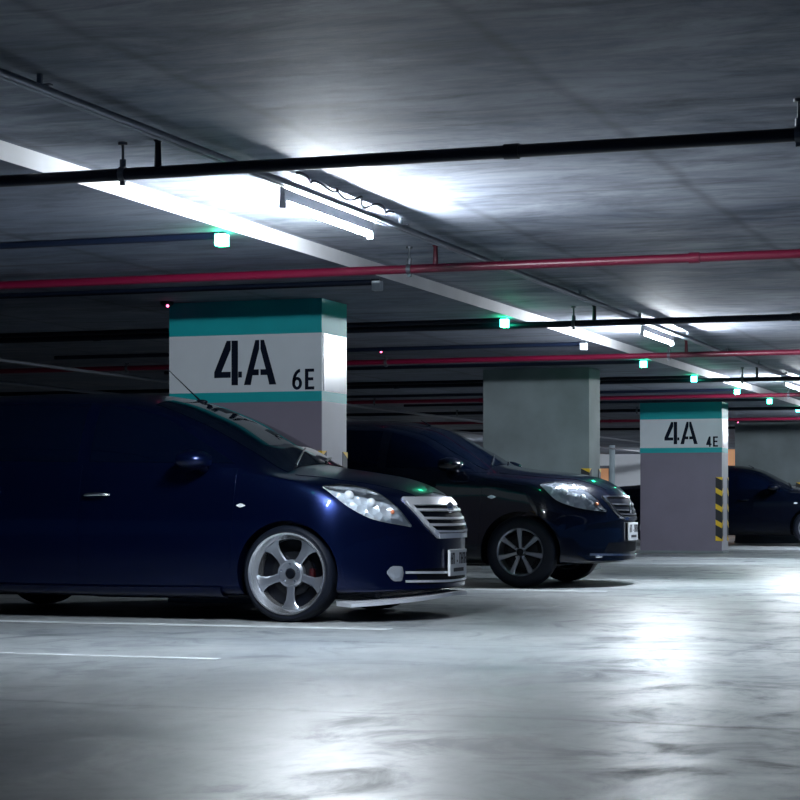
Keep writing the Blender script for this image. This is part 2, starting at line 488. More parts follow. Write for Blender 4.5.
# ------------------------------------------------------------------ ceiling services
def sprinkler_pipe(y, mat, label):
    z, r = 2.058, 0.0255
    t = thing('sprinkler_pipe', label, 'pipe', (0, y, z), 'pipes across the ceiling')
    obj('pipe', tube([(-13.5, 0, 0), (4.3, 0, 0)], r, 14), mat, t, 40)
    for hx in (-9.4, -6.63, -3.87, -1.10, 1.66):
        top = (Z_LOW if hx < X_EDGE else Z_UP) - z
        bm = bmesh.new()
        add_tube(bm, [(hx, 0, r), (hx, 0, top)], 0.006, 8)
        add_tube(bm, [(hx, 0, r + 0.0), (hx, 0, r + 0.035 if top > 0.1 else top)], 0.014, 8)
        add_tube(bm, [(hx - 0.013, 0, 0), (hx + 0.013, 0, 0)], r + 0.006, 14)
        add_tube(bm, [(hx, 0, top - 0.012), (hx, 0, top)], 0.02, 8)
        add_box(bm, hx - 0.011, hx + 0.011, -0.008, 0.008, -r - 0.02, -r)
        bmesh.ops.recalc_face_normals(bm, faces=bm.faces)
        obj('hanger', bm, 'clamp', t, 40)
    bm = bmesh.new()
    add_tube(bm, [(-3.71, 0, 0.0), (-3.71, 0, Z_UP - z - 0.01), (-3.71, 0, Z_UP - z)], [0.017, 0.013, 0.02], 8)
    bmesh.ops.recalc_face_normals(bm, faces=bm.faces)
    obj('riser', bm, mat, t, 40)
    for cx in (-7.9, -2.2):
        obj('coupling', tube([(cx - 0.03, 0, 0), (cx + 0.03, 0, 0)], r + 0.005, 14), mat, t, 40)
PY = [7.62, 11.26, 15.09, 18.60, 22.53, 25.92, 29.58, 33.24, 36.90]
names = ['nearest black pipe crossing under the ceiling', 'nearest red pipe crossing under the ceiling above the 4A 6E column',
         'second black pipe crossing the ceiling, behind the 4A 6E column', 'second red pipe crossing the ceiling above the plain column',
         'third black pipe crossing the ceiling, past the plain column', 'third red pipe crossing the ceiling above the 4A 4E column',
         'fourth black pipe crossing the ceiling, behind the 4A 4E column', 'fourth red pipe crossing the ceiling, deep in the garage',
         'farthest black pipe crossing the ceiling']
for i, y in enumerate(PY):
    sprinkler_pipe(y, 'pipe_black' if i % 2 == 0 else 'pipe_red', names[i])

def conduit_run(x, z, ya, yb, label, n=2, r=0.013, clips=True):
    t = thing('cable_conduit', label, 'conduit', (x, 0, z))
    for k in range(n):
        dx = (k - (n - 1) / 2) * 0.034
        obj('conduit', tube([(dx, ya, 0), (dx, yb, 0)], r, 10), 'galv', t, 40)
    if clips:
        y = ya + 0.9
        while y < yb:
            top = (Z_UP if x > X_EDGE else Z_LOW) - z
            bm = bmesh.new()
            add_box(bm, -0.035 * n / 2 - 0.01, 0.035 * n / 2 + 0.01, y - 0.012, y + 0.012, r - 0.002, r + 0.003)
            add_box(bm, -0.008, 0.008, y - 0.008, y + 0.008, r + 0.003, top - 0.002)
            obj('clip', bm, 'galv', t)
            y += 1.9
    return t
conduit_run(-3.52, 2.135, -6, 57, 'twin grey cable conduits running along the ceiling beside the lamps')
conduit_run(-9.7, 2.015, 4, 57, 'dark conduits along the back of the bays, at far left', 2, 0.015, False)
conduit_run(-11.4, 2.01, 4, 57, 'farther dark conduit above the second row, at far left', 1, 0.02, False)

def lamp(x, y, label, length=1.2, side=-1):
    t = thing('fluorescent_lamp', label, 'lamp', (x, y, Z_UP), 'fluorescent ceiling lamps')
    z = -0.112
    obj('batten', box(-0.013, 0.013, 0.0, length, -0.097, 0.0, 0.003), 'batten', t)
    obj('tube', tube([(0, 0.025, z), (0, length - 0.025, z)], 0.013, 12), 'tube', t, 40)
    for yy in (0.012, length - 0.012):
        obj('lamp_holder', box(-0.014, 0.014, yy - 0.012, yy + 0.012, z - 0.02, -0.097), 'batten', t)
lamp(-3.615, 8.72, 'glowing fluorescent tube nearest the camera, left of the conduits')
lamp(-3.615, 8.72 + SP, 'second glowing fluorescent tube along the aisle')
lamp(-3.615, 8.72 + 2 * SP, 'third glowing fluorescent tube, near the right edge of the photo')
for k, lab in ((3, 'fourth fluorescent tube along the aisle, just beyond the right edge'), (4, 'fifth fluorescent tube along the aisle, far beyond the right edge'),
               (5, 'farthest fluorescent tube along the aisle')):
    lamp(-3.615, 8.72 + k * SP, lab)
lamp(-14.6, 42.8, 'unseen fluorescent tube added over the next aisle, behind the black sedan')  # hidden lamp added to light up the distant parts
lamp(-11.0, 53.0, 'unseen fluorescent tube added close to the far end wall, behind the 4A 4E column')  # hidden lamp added to brighten the end wall

# slack cable looping over the conduits by the nearest lamp
pts = []
for k in range(60):
    y = 8.5 + k * 0.0225
    pts.append((-3.455 + 0.022 * math.sin(k * 0.42), y, 2.163 + 0.016 * math.sin(k * 0.55 + 1)))
tag(obj('slack_cable', tube(pts, 0.006, 8), 'cable', None, 60), 'thin grey cable winding around the conduits by the nearest lamp', 'cable')

def indicator(y, lit, label):
    x = -4.385
    t = thing('bay_indicator_lamp', label, 'indicator lamp', (x, y, Z_LOW), 'bay indicator lamps')
    obj('bracket', box(-0.035, 0.02, -0.02, 0.02, -0.012, 0.0), 'plastic_dark', t)
    obj('lens', box(-0.03, 0.03, -0.03, 0.03, -0.074, -0.012, 0.008), 'green_lamp' if lit else 'dull_lamp', t, 40)
    obj('conduit', tube([(-0.03, 0, -0.020), (-5.2, 0, -0.020)], 0.019, 10), 'pipe_black', t, 40)
IND = [(9.76, 1, 'glowing green bay lamp at the slab edge, nearest the camera'),
       (12.14, 0, 'unlit grey bay lamp just below the nearest red pipe'),
       (14.99, 1, 'glowing green bay lamp above the second car'),
       (17.45, 0, 'unlit grey bay lamp over the second car, farther of the two unlit'),
       (19.85, 1, 'glowing green bay lamp above the plain grey column'),
       (22.42, 1, 'glowing green bay lamp just left of the 4A 4E column sign'),
       (25.15, 1, 'glowing green bay lamp above the 4A 4E column'),
       (27.66, 1, 'glowing green bay lamp just right of the 4A 4E column'),
       (30.3, 1, 'glowing green bay lamp at the right edge of the photo')]
for y, lit, lab in IND: indicator(y, lit, lab)

def detector(x, y, label):
    t = thing('smoke_detector', label, 'detector', (x, y, Z_LOW), 'small ceiling detectors')
    bm = bmesh.new()
    add_tube(bm, [(0, 0, 0), (0, 0, -0.02), (0, 0, -0.035)], [0.05, 0.045, 0.02], 16)
    bmesh.ops.recalc_face_normals(bm, faces=bm.faces)
    obj('housing', bm, 'plastic_dark', t, 40)
    obj('red_light', sphere(0.010, (0.02, -0.03, -0.033)), 'red_led', t, 60)
detector(-6.27, 13.02, 'small ceiling detector with a red light at the 4A 6E column corner')
detector(-6.33, 17.6, 'small ceiling detector with a red light between the first two columns')
detector(-6.1, 35.0, 'small ceiling detector with a red light at the right, above the farthest car')

# far end: post and lit doorway
tag(obj('post', tube([(-11.6, 49, 0), (-11.6, 49, Z_LOW)], 0.07, 14), 'post', None, 40), 'pale round post far back between the plain and 4A 4E columns', 'post')
t = thing('lit_doorway', 'small orange lit doorway in the far wall beside the pale post', 'doorway', (-14.27, Y1, 0))
obj('opening', box(-0.45, 0.45, -0.03, 0.0, 0.0, 1.70), 'orange_light', t)
obj('frame', box(-0.52, -0.45, -0.06, 0.0, 0.0, 1.78), 'wall_dark', t)
obj('frame', box(0.45, 0.52, -0.06, 0.0, 0.0, 1.78), 'wall_dark', t)
obj('frame', box(-0.52, 0.52, -0.06, 0.0, 1.70, 1.78), 'wall_dark', t)
t = thing('stand_in_board', 'made-up pinkish glowing board standing on the floor right of the 4A 4E column', 'stand-in board', (-8.02, 45.0, 0))  # invented board; its glow stands in for a distant orange-lit surface
obj('board_face', box(-0.17, 0.17, -0.045, -0.02, 0.12, 1.88), 'orange_light', t)
obj('frame', box(-0.19, 0.19, -0.02, 0.05, 0.0, 1.9, 0.01), 'wall_dark', t)

# ------------------------------------------------------------------ cars
def pchip(xs, ys, xq):
    xs = np.asarray(xs, float); ys = np.asarray(ys, float); xq = np.asarray(xq, float)
    h = np.diff(xs); dl = np.diff(ys) / h
    d = np.zeros(len(xs))
    for i in range(1, len(xs) - 1):
        if dl[i - 1] * dl[i] > 0:
            w1 = 2 * h[i] + h[i - 1]; w2 = h[i] + 2 * h[i - 1]
            d[i] = (w1 + w2) / (w1 / dl[i - 1] + w2 / dl[i])
    d[0] = dl[0]; d[-1] = dl[-1]
    k = np.clip(np.searchsorted(xs, xq) - 1, 0, len(xs) - 2)
    t = (xq - xs[k]) / h[k]
    return ((2 * t**3 - 3 * t**2 + 1) * ys[k] + (t**3 - 2 * t**2 + t) * h[k] * d[k]
            + (-2 * t**3 + 3 * t**2) * ys[k + 1] + (t**3 - t**2) * h[k] * d[k + 1])

def resample(pts, n):
    p = np.asarray(pts, float)
    if len(p) == 1: return np.repeat(p, n, 0)
    s = np.concatenate([[0], np.cumsum(np.sqrt(((p[1:] - p[:-1])**2).sum(1)))])
    if s[-1] < 1e-9: return np.repeat(p[:1], n, 0)
    q = np.linspace(0, s[-1], n)
    keep = np.concatenate([[True], np.diff(s) > 1e-9])
    s, p = s[keep], p[keep]
    if len(p) == 2: return np.stack([np.interp(q, s, p[:, i]) for i in range(p.shape[1])], 1)
    return np.stack([pchip(s, p[:, i], q) for i in range(p.shape[1])], 1)

class CarShape:
    """lofted body: rows of (s, zb, zc, drop, w_edge, z_belt, w_belt, z_mid, w_mid, w_sill); s runs forward from the front axle"""
    def __init__(self, keys, front, rear, bulge_f, bulge_r):
        K = np.array(sorted(keys))
        self.s0, self.s1 = K[0, 0], K[-1, 0]
        core = np.linspace(self.s0, self.s1, 130)
        nose = self.s1 - 0.16 * np.linspace(0, 1, 16)**2
        tail = self.s0 + 0.16 * np.linspace(0, 1, 14)**2
        st = np.unique(np.round(np.concatenate([core, nose, tail]), 4))
        col = [pchip(K[:, 0], K[:, i], st) for i in range(1, 10)]
        zb, zc, drop, we, zbelt, wb, zm, wm, ws = col
        cnt = [3, 3, 8, 9, 10, 6, 8]
        self.verts = []; rings = []
        for i, s in enumerate(st):
            P = np.array([(0, zb[i]), (ws[i] - 0.10, zb[i]), (ws[i], zb[i] + 0.045), (wm[i], zm[i]), (wb[i], zbelt[i]),
                          (we[i], zc[i] - drop[i]), (we[i] * 0.55, zc[i] - 0.28 * drop[i]), (0, zc[i])])
            seg = np.sqrt(((P[1:] - P[:-1])**2).sum(1))**0.6
            tt = np.concatenate([[0], np.cumsum(np.maximum(seg, 1e-4))])
            q = np.concatenate([np.linspace(tt[k], tt[k + 1], cnt[k], endpoint=False) for k in range(7)] + [[tt[-1]]])
            yy = pchip(tt, P[:, 0], q); zz = pchip(tt, P[:, 1], q)
            rings.append((s, yy, zz))
        self.rings = rings
        self.bf, self.br = bulge_f, bulge_r
        bm = bmesh.new()
        def U(s, y, z):
            t = max(0.0, (s - front) / (self.s1 - front))
            r = max(0.0, (rear - s) / (rear - self.s0))
            a = (abs(y) / 0.80)
            return s - bulge_f * t**1.4 * a**2.7 + bulge_r * r**1.4 * a**2.7
        R = []
        for s, yy, zz in rings:
            n = len(yy)
            right = [bm.verts.new((U(s, yy[k], zz[k]), -yy[k], zz[k])) for k in range(n)]
            left = [right[0]] + [bm.verts.new((U(s, yy[k], zz[k]), yy[k], zz[k])) for k in range(1, n - 1)] + [right[-1]]
            R.append((right, left))
        for (ra, la), (rb, lb) in zip(R, R[1:]):
            for k in range(len(ra) - 1):
                bm.faces.new((ra[k], rb[k], rb[k + 1], ra[k + 1]))
                bm.faces.new((la[k], la[k + 1], lb[k + 1], lb[k]))
        for (r, l), idx in ((R[-1], -1), (R[0], 0)):
            s, yy, zz = rings[idx]
            m = 14
            rows = []
            for k in range(1, len(yy) - 1):
                row = [r[k]] + [bm.verts.new((U(s, yy[k] * (1 - 2 * j / m), zz[k]), -yy[k] * (1 - 2 * j / m), zz[k])) for j in range(1, m)] + [l[k]]
                rows.append(row)
            for a, b in zip(rows, rows[1:]):
                for j in range(m): bm.faces.new((a[j], a[j + 1], b[j + 1], b[j]))
            for j in range(m):
                bm.faces.new((r[0], rows[0][j], rows[0][j + 1])); bm.faces.new((r[-1], rows[-1][j], rows[-1][j + 1]))
        bmesh.ops.recalc_face_normals(bm, faces=bm.faces)
        self.bm = bm
        self.bvh = BVHTree.FromBMesh(bm)
    def hit(self, mode, a, b):
        q = 0.70710678
        if mode == 'side': o, d = Vector((a, -3, b)), Vector((0, 1, 0))
        elif mode == 'front': o, d = Vector((4, a, b)), Vector((-1, 0, 0))
        elif mode == 'rear': o, d = Vector((-7, a, b)), Vector((1, 0, 0))
        elif mode == 'top': o, d = Vector((a, b, 4)), Vector((0, 0, -1))
        elif mode == 'diag': o, d = Vector((a * q + 3 * q, a * q - 3 * q, b)), Vector((-q, q, 0))
        loc, n, i, dist = self.bvh.ray_cast(o, d)
        if loc is None:
            loc, n, i, dist = self.bvh.find_nearest(o + d * 2.4)
        if n.dot(d) > 0: n = -n
        return loc, n
    def patch(self, mode, A, B, off=0.003, th=0.006, m=16, n=8, mirror=False, lens=0.0):
        """closed thin panel lying on the body between curves A and B given in the projection plane"""
        pa, pb = resample(A, m), resample(B, m)
        bm = bmesh.new()
        top = []; bot = []
        for i in range(m):
            rt, rb_ = [], []
            for j in range(n):
                t = j / (n - 1)
                a, b = pa[i] * (1 - t) + pb[i] * t
                loc, nn = self.hit(mode, a, b)
                bulge = lens * math.sin(PI * t) * math.sin(PI * i / (m - 1))
                p = loc + nn * (off + bulge); q = loc + nn * (off - th)
                if mirror: p.y *= -1; q.y *= -1
                rt.append(bm.verts.new(p)); rb_.append(bm.verts.new(q))
            top.append(rt); bot.append(rb_)
        def F(*v):
            try: bm.faces.new(v)
            except ValueError: pass
        for i in range(m - 1):
            for j in range(n - 1):
                F(top[i][j], top[i + 1][j], top[i + 1][j + 1], top[i][j + 1])
                F(bot[i][j], bot[i][j + 1], bot[i + 1][j + 1], bot[i + 1][j])
            F(top[i][0], bot[i][0], bot[i + 1][0], top[i + 1][0])
            F(top[i][-1], top[i + 1][-1], bot[i + 1][-1], bot[i][-1])
        for j in range(n - 1):
            F(top[0][j], top[0][j + 1], bot[0][j + 1], bot[0][j])
            F(top[-1][j], bot[-1][j], bot[-1][j + 1], top[-1][j + 1])
        bmesh.ops.remove_doubles(bm, verts=bm.verts, dist=1e-5)
        bmesh.ops.recalc_face_normals(bm, faces=bm.faces)
        return bm
    def strip(self, mode, pts, w, off=0.004, th=0.008, m=24, mirror=False):
        """narrow band of width w following pts in the projection plane"""
        p = resample(pts, m)
        t = np.gradient(p, axis=0); t /= np.maximum(np.linalg.norm(t, axis=1, keepdims=True), 1e-9)
        nrm = np.stack([-t[:, 1], t[:, 0]], 1) * w / 2
        return self.patch(mode, p + nrm, p - nrm, off, th, m, 4, mirror)
    def body_mesh(self, name, arches, radius, depth=0.30):
        me = bpy.data.meshes.new(name); self.bm.to_mesh(me)
        tmp = bpy.data.objects.new('tmp_body', me); C.objects.link(tmp)
        cutters = []
        for x, z, y_out, sgn in arches:
            bm = bmesh.new()
            bmesh.ops.create_cone(bm, cap_ends=True, segments=56, radius1=radius, radius2=radius, depth=1.0,
                                  matrix=Matrix.Translation((x, sgn * (y_out - depth + 0.5), z)) @ Matrix.Rotation(PI / 2, 4, 'X'))
            cm = bpy.data.meshes.new('cut'); bm.to_mesh(cm); bm.free()
            co = bpy.data.objects.new('cut', cm); C.objects.link(co); cutters.append(co)
            md = tmp.modifiers.new('b', 'BOOLEAN'); md.operation = 'DIFFERENCE'; md.object = co; md.solver = 'EXACT'
        dg = bpy.context.evaluated_depsgraph_get(); dg.update()
        out = bpy.data.meshes.new_from_object(tmp.evaluated_get(dg))
        bpy.data.objects.remove(tmp); bpy.data.meshes.remove(me)
        for co in cutters:
            cm = co.data; bpy.data.objects.remove(co); bpy.data.meshes.remove(cm)
        out.name = name
        for p in out.polygons: p.use_smooth = True
        out.set_sharp_from_angle(angle=math.radians(38))
        return out

def spoke_bm(rows, y_face, thick, ang):
    """rows of (r, half width, y shift)"""
    bm = bmesh.new()
    ca, sa = math.cos(ang), math.sin(ang)
    rings = []
    for r, hw, dy in rows:
        ring = []
        for (w, y) in ((-hw, y_face + dy + 0.006), (-hw * 0.72, y_face + dy), (hw * 0.72, y_face + dy), (hw, y_face + dy + 0.006),
                       (hw * 0.8, y_face + dy + thick), (-hw * 0.8, y_face + dy + thick)):
            ring.append(bm.verts.new((r * ca - w * sa, y, r * sa + w * ca)))
        rings.append(ring)
    for a, b in zip(rings, rings[1:]):
        for k in range(6): bm.faces.new((a[k], a[(k + 1) % 6], b[(k + 1) % 6], b[k]))
    bm.faces.new(rings[0]); bm.faces.new(rings[-1][::-1])
    bmesh.ops.recalc_face_normals(bm, faces=bm.faces)
    return bm

WHEEL_CACHE = {}
def wheel(root, x, y, z, sgn, style):
    """a wheel is a part of its car; tyre, rim, spokes and hub are its sub-parts. outer face towards -Y for sgn = -1"""
    if style == 'dish':
        R, RI, nsp, a0 = 0.285, 0.240, 5, -PI / 2
        tyre = [(.236, .014), (.246, -.004), (.262, -.007), (.275, .002), (.283, .018), (.285, .035), (.285, .155), (.281, .175), (.262, .19), (.236, .18)]
        rim = [(.2405, .016), (.2445, -.002), (.241, -.011), (.232, -.009), (.227, -.002), (.212, .044), (.206, .050), (.203, .056), (.203, .175), (.215, .18), (.215, .19)]
        rows = [(.060, .026, .004), (.11, .023, .004), (.155, .028, .0), (.185, .042, -.004), (.206, .064, -.008)]
        yf, th, hub_r = .052, .022, .082
        mats = ('alloy_polished', 'alloy', 'alloy')
    else:
        R, RI, nsp, a0 = 0.295, 0.200, 7, PI / 2 + 0.05
        tyre = [(.192, .012), (.200, -.006), (.235, -.012), (.265, -.004), (.286, .014), (.294, .03), (.295, .05), (.295, .14), (.29, .165), (.26, .18), (.195, .17)]
        rim = [(.194, .012), (.2, -.001), (.196, -.006), (.186, .002), (.181, .018), (.178, .17), (.19, .175)]
        rows = [(.03, .013, .010), (.07, .0145, .006), (.13, .019, .0), (.187, .0245, -.004)]
        yf, th, hub_r = .004, .022, .036
        mats = ('alloy', 'alloy', 'alloy')
    w = bpy.data.objects.new('wheel', None); C.objects.link(w); w.parent = root
    w.location = (x, y, z); w.rotation_euler = (0, 0, 0 if sgn < 0 else PI)
    w.empty_display_size = 0.1
    if style not in WHEEL_CACHE:
        P = []
        P.append(('tyre', mesh_of(lathe_y(tyre, 64, True), 'tyre', 35), 'tyre'))
        P.append(('rim', mesh_of(lathe_y(rim, 64), 'rim', 30), mats[0]))
        for k in range(nsp):
            P.append(('spoke', mesh_of(spoke_bm(rows, yf, th, a0 + 2 * PI * k / nsp), 'spoke', 30), mats[1]))
        hub = [(0.0, yf + .012), (.03, yf + .010), (.034, yf + .002), (hub_r * .8, yf - .003), (hub_r, yf + .008), (hub_r, yf + .05)]
        P.append(('hub', mesh_of(lathe_y(hub, 32), 'hub', 30), mats[2]))
        P.append(('hub_cap', mesh_of(lathe_y([(0, yf - .004), (.024, yf - .003), (.031, yf + .004), (.031, yf + .02)], 24), 'hub_cap', 30), 'grille_dark'))
        nb = 5 if style == 'dish' else 4
        for k in range(nb):
            a = a0 + PI / nb + 2 * PI * k / nb
            rr = .056 if style == 'dish' else .05
            bm = lathe_y([(0, yf - .010), (.007, yf - .009), (.009, yf + .004), (.009, yf + .02)], 10)
            bmesh.ops.translate(bm, verts=bm.verts, vec=(rr * math.cos(a), 0, rr * math.sin(a)))
            P.append(('wheel_nut', mesh_of(bm, 'wheel_nut', 40), 'chrome'))
        P.append(('brake_disc', mesh_of(lathe_y([(0, .095), (.13, .095), (.13, .118), (0, .118)], 40), 'brake_disc', 30), 'brake'))
        P.append(('backing', mesh_of(lathe_y([(0, .125), (.2 if style == 'dish' else .177, .125), (.2 if style == 'dish' else .177, .14), (0, .14)], 40), 'backing', 30), 'grille_dark'))
        if style == 'dish':
            P.append(('caliper', mesh_of(box(.105, .135, .088, .13, -.03, .03, .008), 'caliper', 40), 'caliper'))
        WHEEL_CACHE[style] = P
    for nm, me, mt in WHEEL_CACHE[style]:
        o = bpy.data.objects.new(nm, me); C.objects.link(o); o.parent = w
        if not me.materials: me.materials.append(M[mt])
    return w

def mirror_unit(root, x, y, z, sgn, mat, s=1.0):
    """door mirror: shell with stalk, glass as sub-part"""
    bm = bmesh.new()
    prof = [(-.085, .06, .036), (-.075, .10, .052), (-.02, .12, .062), (.04, .11, .056), (.085, .075, .036), (.105, .02, .010)]
    rings = []
    for px, hw, hh in prof:
        rings.append([bm.verts.new((px * s, sgn * (.10 + hw * math.cos(2 * PI * k / 16)) * s, hh * (math.sin(2 * PI * k / 16)) * s)) for k in range(16)])
    for a, b in zip(rings, rings[1:]):
        for k in range(16): bm.faces.new((a[k], a[(k + 1) % 16], b[(k + 1) % 16], b[k]))
    bm.faces.new(rings[0]); bm.faces.new(rings[-1])
    add_tube(bm, [(0.02, -sgn * 0.05, -.075), (0.015, sgn * .03 * s, -.045), (0.01, sgn * .06 * s, -.03)], [.028, .022, .02], 10)
    bmesh.ops.recalc_face_normals(bm, faces=bm.faces)
    o = obj('door_mirror', bm, mat, root, 50, (x, y, z))
    bm = bmesh.new()
    vs = [bm.verts.new((-.087 * s, sgn * (.10 + .055 * math.cos(2 * PI * k / 20)) * s, .043 * math.sin(2 * PI * k / 20) * s)) for k in range(20)]
    bm.faces.new(vs)
    obj('mirror_glass', bm, 'chrome', o)
    return o

def handle(sh, root, u, z, mirror, length=0.17, mat='chrome'):
    p0, n0 = sh.hit('side', u, z)
    p1, n1 = sh.hit('side', u + length, z + 0.004)
    pts = []
    for k in range(9):
        t = k / 8
        p = p0.lerp(p1, t) + n0 * (0.004 + 0.034 * math.sin(PI * t)**0.45)
        if mirror: p.y *= -1
        pts.append(p)
    bm = bmesh.new()
    add_tube(bm, pts, [.010] + [.012] * 7 + [.010], 8)
    bmesh.ops.recalc_face_normals(bm, faces=bm.faces)
    return obj('door_handle', bm, mat, root, 50)

def plate(sh, root, z, h, w, mode='front'):
    """number plate with its illegible dark characters"""
    loc, n = sh.hit(mode, 0, z)
    sx = 1 if mode == 'front' else -1
    x = loc.x + sx * 0.014
    p = obj('number_plate', box(-.008, .008, -w / 2, w / 2, -h / 2, h / 2, .003), 'plate', root, None, (x, 0, z))
    random.seed(5)
    xs = [-.40, -.30, -.08, .10, .21, .32, .42]
    for i, f in enumerate(xs):
        bm = bmesh.new()
        cw = .055 * w if i != 2 else .02 * w
        y0 = f * w
        if i == 2:
            add_box(bm, sx * .008, sx * .0095, y0 - cw, y0 + cw, .02 * h, .10 * h)
        else:
            add_box(bm, sx * .008, sx * .0095, y0 - cw, y0 - cw * .4, -.05 * h, .38 * h)
            add_box(bm, sx * .008, sx * .0095, y0 + cw * .4, y0 + cw, -.05 * h, .38 * h)
            add_box(bm, sx * .008, sx * .0095, y0 - cw * .4, y0 + cw * .4, (.30 if i % 2 else .12) * h, (.38 if i % 2 else .20) * h)
        bmesh.ops.recalc_face_normals(bm, faces=bm.faces)
        obj('plate_character', bm, 'plate_ink', p)
    obj('plate_line', box(min(sx * .008, sx * .0095), max(sx * .008, sx * .0095), -.3 * w, .3 * w, -.34 * h, -.20 * h), 'plate_ink', p)
    return p

def both(f):
    for mirror in (False, True): f(mirror)

def build_blue_hatchback(loc):
    root = thing('hatchback_car', 'glossy dark blue hatchback with chrome dish wheels and silver lip, nearest the camera', 'car', loc)
    W = 0.845
    keys = [ # s, zb, zc, drop, w_edge, z_belt, w_belt, z_mid, w_mid, w_sill
        (-3.12, .36, .70, .03, .60, .62, .70, .50, .72, .68),
        (-3.06, .29, .90, .04, .61, .80, .74, .52, .78, .74),
        (-2.90, .23, 1.20, .06, .57, .90, .77, .54, .815, .79),
        (-2.76, .20, 1.345, .06, .56, .925, .785, .54, .83, .81),
        (-2.40, .17, 1.392, .07, .575, .935, .795, .54, .842, .82),
        (-1.87, .155, 1.412, .075, .59, .93, .80, .54, .845, .825),
        (-1.35, .15, 1.402, .08, .59, .915, .80, .54, .845, .825),
        (-1.04, .15, 1.370, .08, .59, .905, .80, .54, .845, .825),
        (-.66, .15, 1.250, .085, .605, .89, .80, .54, .845, .825),
        (-.32, .15, 1.080, .085, .63, .875, .80, .54, .845, .825),
        (-.06, .15, .935, .07, .66, .845, .795, .54, .845, .825),
        (.20, .155, .893, .055, .665, .79, .795, .53, .845, .825),
        (.42, .165, .858, .05, .65, .74, .79, .52, .84, .82),
        (.60, .17, .805, .05, .61, .69, .78, .50, .83, .81),
        (.73, .175, .735, .05, .57, .63, .765, .48, .82, .80),
        (.80, .18, .655, .045, .53, .565, .75, .45, .81, .795),
        (.845, .19, .55, .035, .50, .47, .735, .40, .80, .785)]
    keys = [((.2 + (k[0] - .2) * .885) if k[0] > .2 else k[0],) + k[1:] for k in keys]
    sh = CarShape(keys, 0.02, -2.2, 0.44, 0.22)
    zr = 0.285
    body = link('body', sh.body_mesh('body', [(0, zr, .86, -1), (0, zr, .86, 1), (-2.46, zr, .86, -1), (-2.46, zr, .86, 1)], 0.312), 'blue_paint_car', root)
    for x in (0, -2.46):
        wheel(root, x, -0.828, zr, -1, 'dish'); wheel(root, x, 0.828, zr, 1, 'dish')
    P = 'blue_paint_car'
    obj('underbody_blocker', box(-2.85, .50, -.60, .60, .125, .25, .03), 'plastic_dark', root)  # box added below the floor to block light passing under the car
    # glass
    obj('windshield', sh.patch('top', [(-.085, -.60), (-.5, -.575), (-.99, -.53)], [(-.085, .60), (-.5, .575), (-.99, .53)], .003, .006, 20, 18), 'glass_shield', root, 40)
    obj('rear_window', sh.patch('rear', [(-.52, .97), (-.47, 1.28)], [(.52, .97), (.47, 1.28)], .003, .006, 8, 14), 'glass_dark', root, 40)
    def sides(mr):
        obj('side_window', sh.patch('side', [(-.36, .935), (-.70, .94), (-1.31, .95)], [(-.62, 1.08), (-.93, 1.235), (-1.31, 1.305)], .003, .006, 16, 8, mr), 'glass_dark', root, 40)
        obj('side_window', sh.patch('side', [(-1.39, .95), (-1.75, .955), (-2.18, .965)], [(-1.39, 1.312), (-1.75, 1.322), (-2.18, 1.30)], .003, .006, 14, 8, mr), 'glass_dark', root, 40)
        obj('side_window', sh.patch('side', [(-2.24, .965), (-2.5, .98)], [(-2.24, 1.29), (-2.5, 1.24)], .003, .006, 8, 8, mr), 'glass_dark', root, 40)
        # doors
        d = obj('door', sh.patch('side', [(-.36, .30), (-.34, .62), (-.33, .905)], [(-1.335, .255), (-1.345, .6), (-1.335, .93)], .003, .006, 14, 20, mr), P, root, 40)
        handle(sh, d, -1.325, .745, mr)
        d = obj('door', sh.patch('side', [(-1.355, .255), (-1.365, .6), (-1.355, .93)], [(-2.06, .30), (-2.14, .62), (-2.18, .945)], .003, .006, 14, 20, mr), P, root, 40)
        handle(sh, d, -2.08, .765, mr)
        # lamps and trim
        obj('side_repeater', sh.patch('side', [(-.315, .687), (-.288, .697), (-.262, .687)], [(-.315, .683), (-.288, .673), (-.262, .683)], .008, .01, 8, 5, mr), 'bulb_glass', root, 40)
        obj('side_skirt', sh.patch('side', [(-.42, .150), (-1.3, .150), (-2.05, .150)], [(-.42, .205), (-1.3, .20), (-2.05, .205)], .022, .03, 20, 4, mr), P, root, 40)
        rb = obj('rear_light', sh.patch('side', [(-2.72, .80), (-2.90, .70)], [(-2.70, 1.05), (-2.86, 1.06)], .004, .008, 8, 8, mr), 'tail_red', root, 40)
        hl = obj('headlight', sh.patch('diag', HL1[0], HL1[1], .003, .012, 22, 9, mr), 'reflector', root, 40)
        obj('lens_cover', sh.patch('diag', HL1[0], HL1[1], .012, .004, 22, 9, mr, .012), 'cover', hl, 60)
        for (a, b, r, mt, nm) in HL1[2]:
            loc, n = sh.hit('diag', a, b)
            c = loc + n * .004
            if mr: c.y *= -1
            obj(nm, sphere(r, c, (1, 1, 1)), mt, hl, 60)
        fg = obj('fog_lamp', sh.patch('diag', FG1[0], FG1[1], .006, .02, 10, 8, mr, .01), 'fog_glass', root, 40)
        mirror_unit(root, -.56, .80 * (1 if mr else -1), .955, 1 if mr else -1, P)
    both(sides)
    # front
    obj('bonnet', sh.patch('top', [(-.03, -.62), (.20, -.62), (.44, -.47), (.63, -.30)], [(-.03, .62), (.20, .62), (.44, .47), (.63, .30)], .003, .006, 18, 22), P, root, 40)
    g = obj('grille', sh.patch('front', GR1[0], GR1[1], .004, .012, 16, 14), 'grille_dark', root, 40)
    frame = list(GR1[0]) + [GR1[1][-1]] + list(GR1[1])[::-1]
    bm = sh.strip('front', GR1[0], .030, .014, .02, 16)
    obj('grille_surround', bm, 'satin_chrome', g, 40)
    obj('grille_surround', sh.strip('front', GR1[1], .030, .014, .02, 16), 'satin_chrome', g, 40)
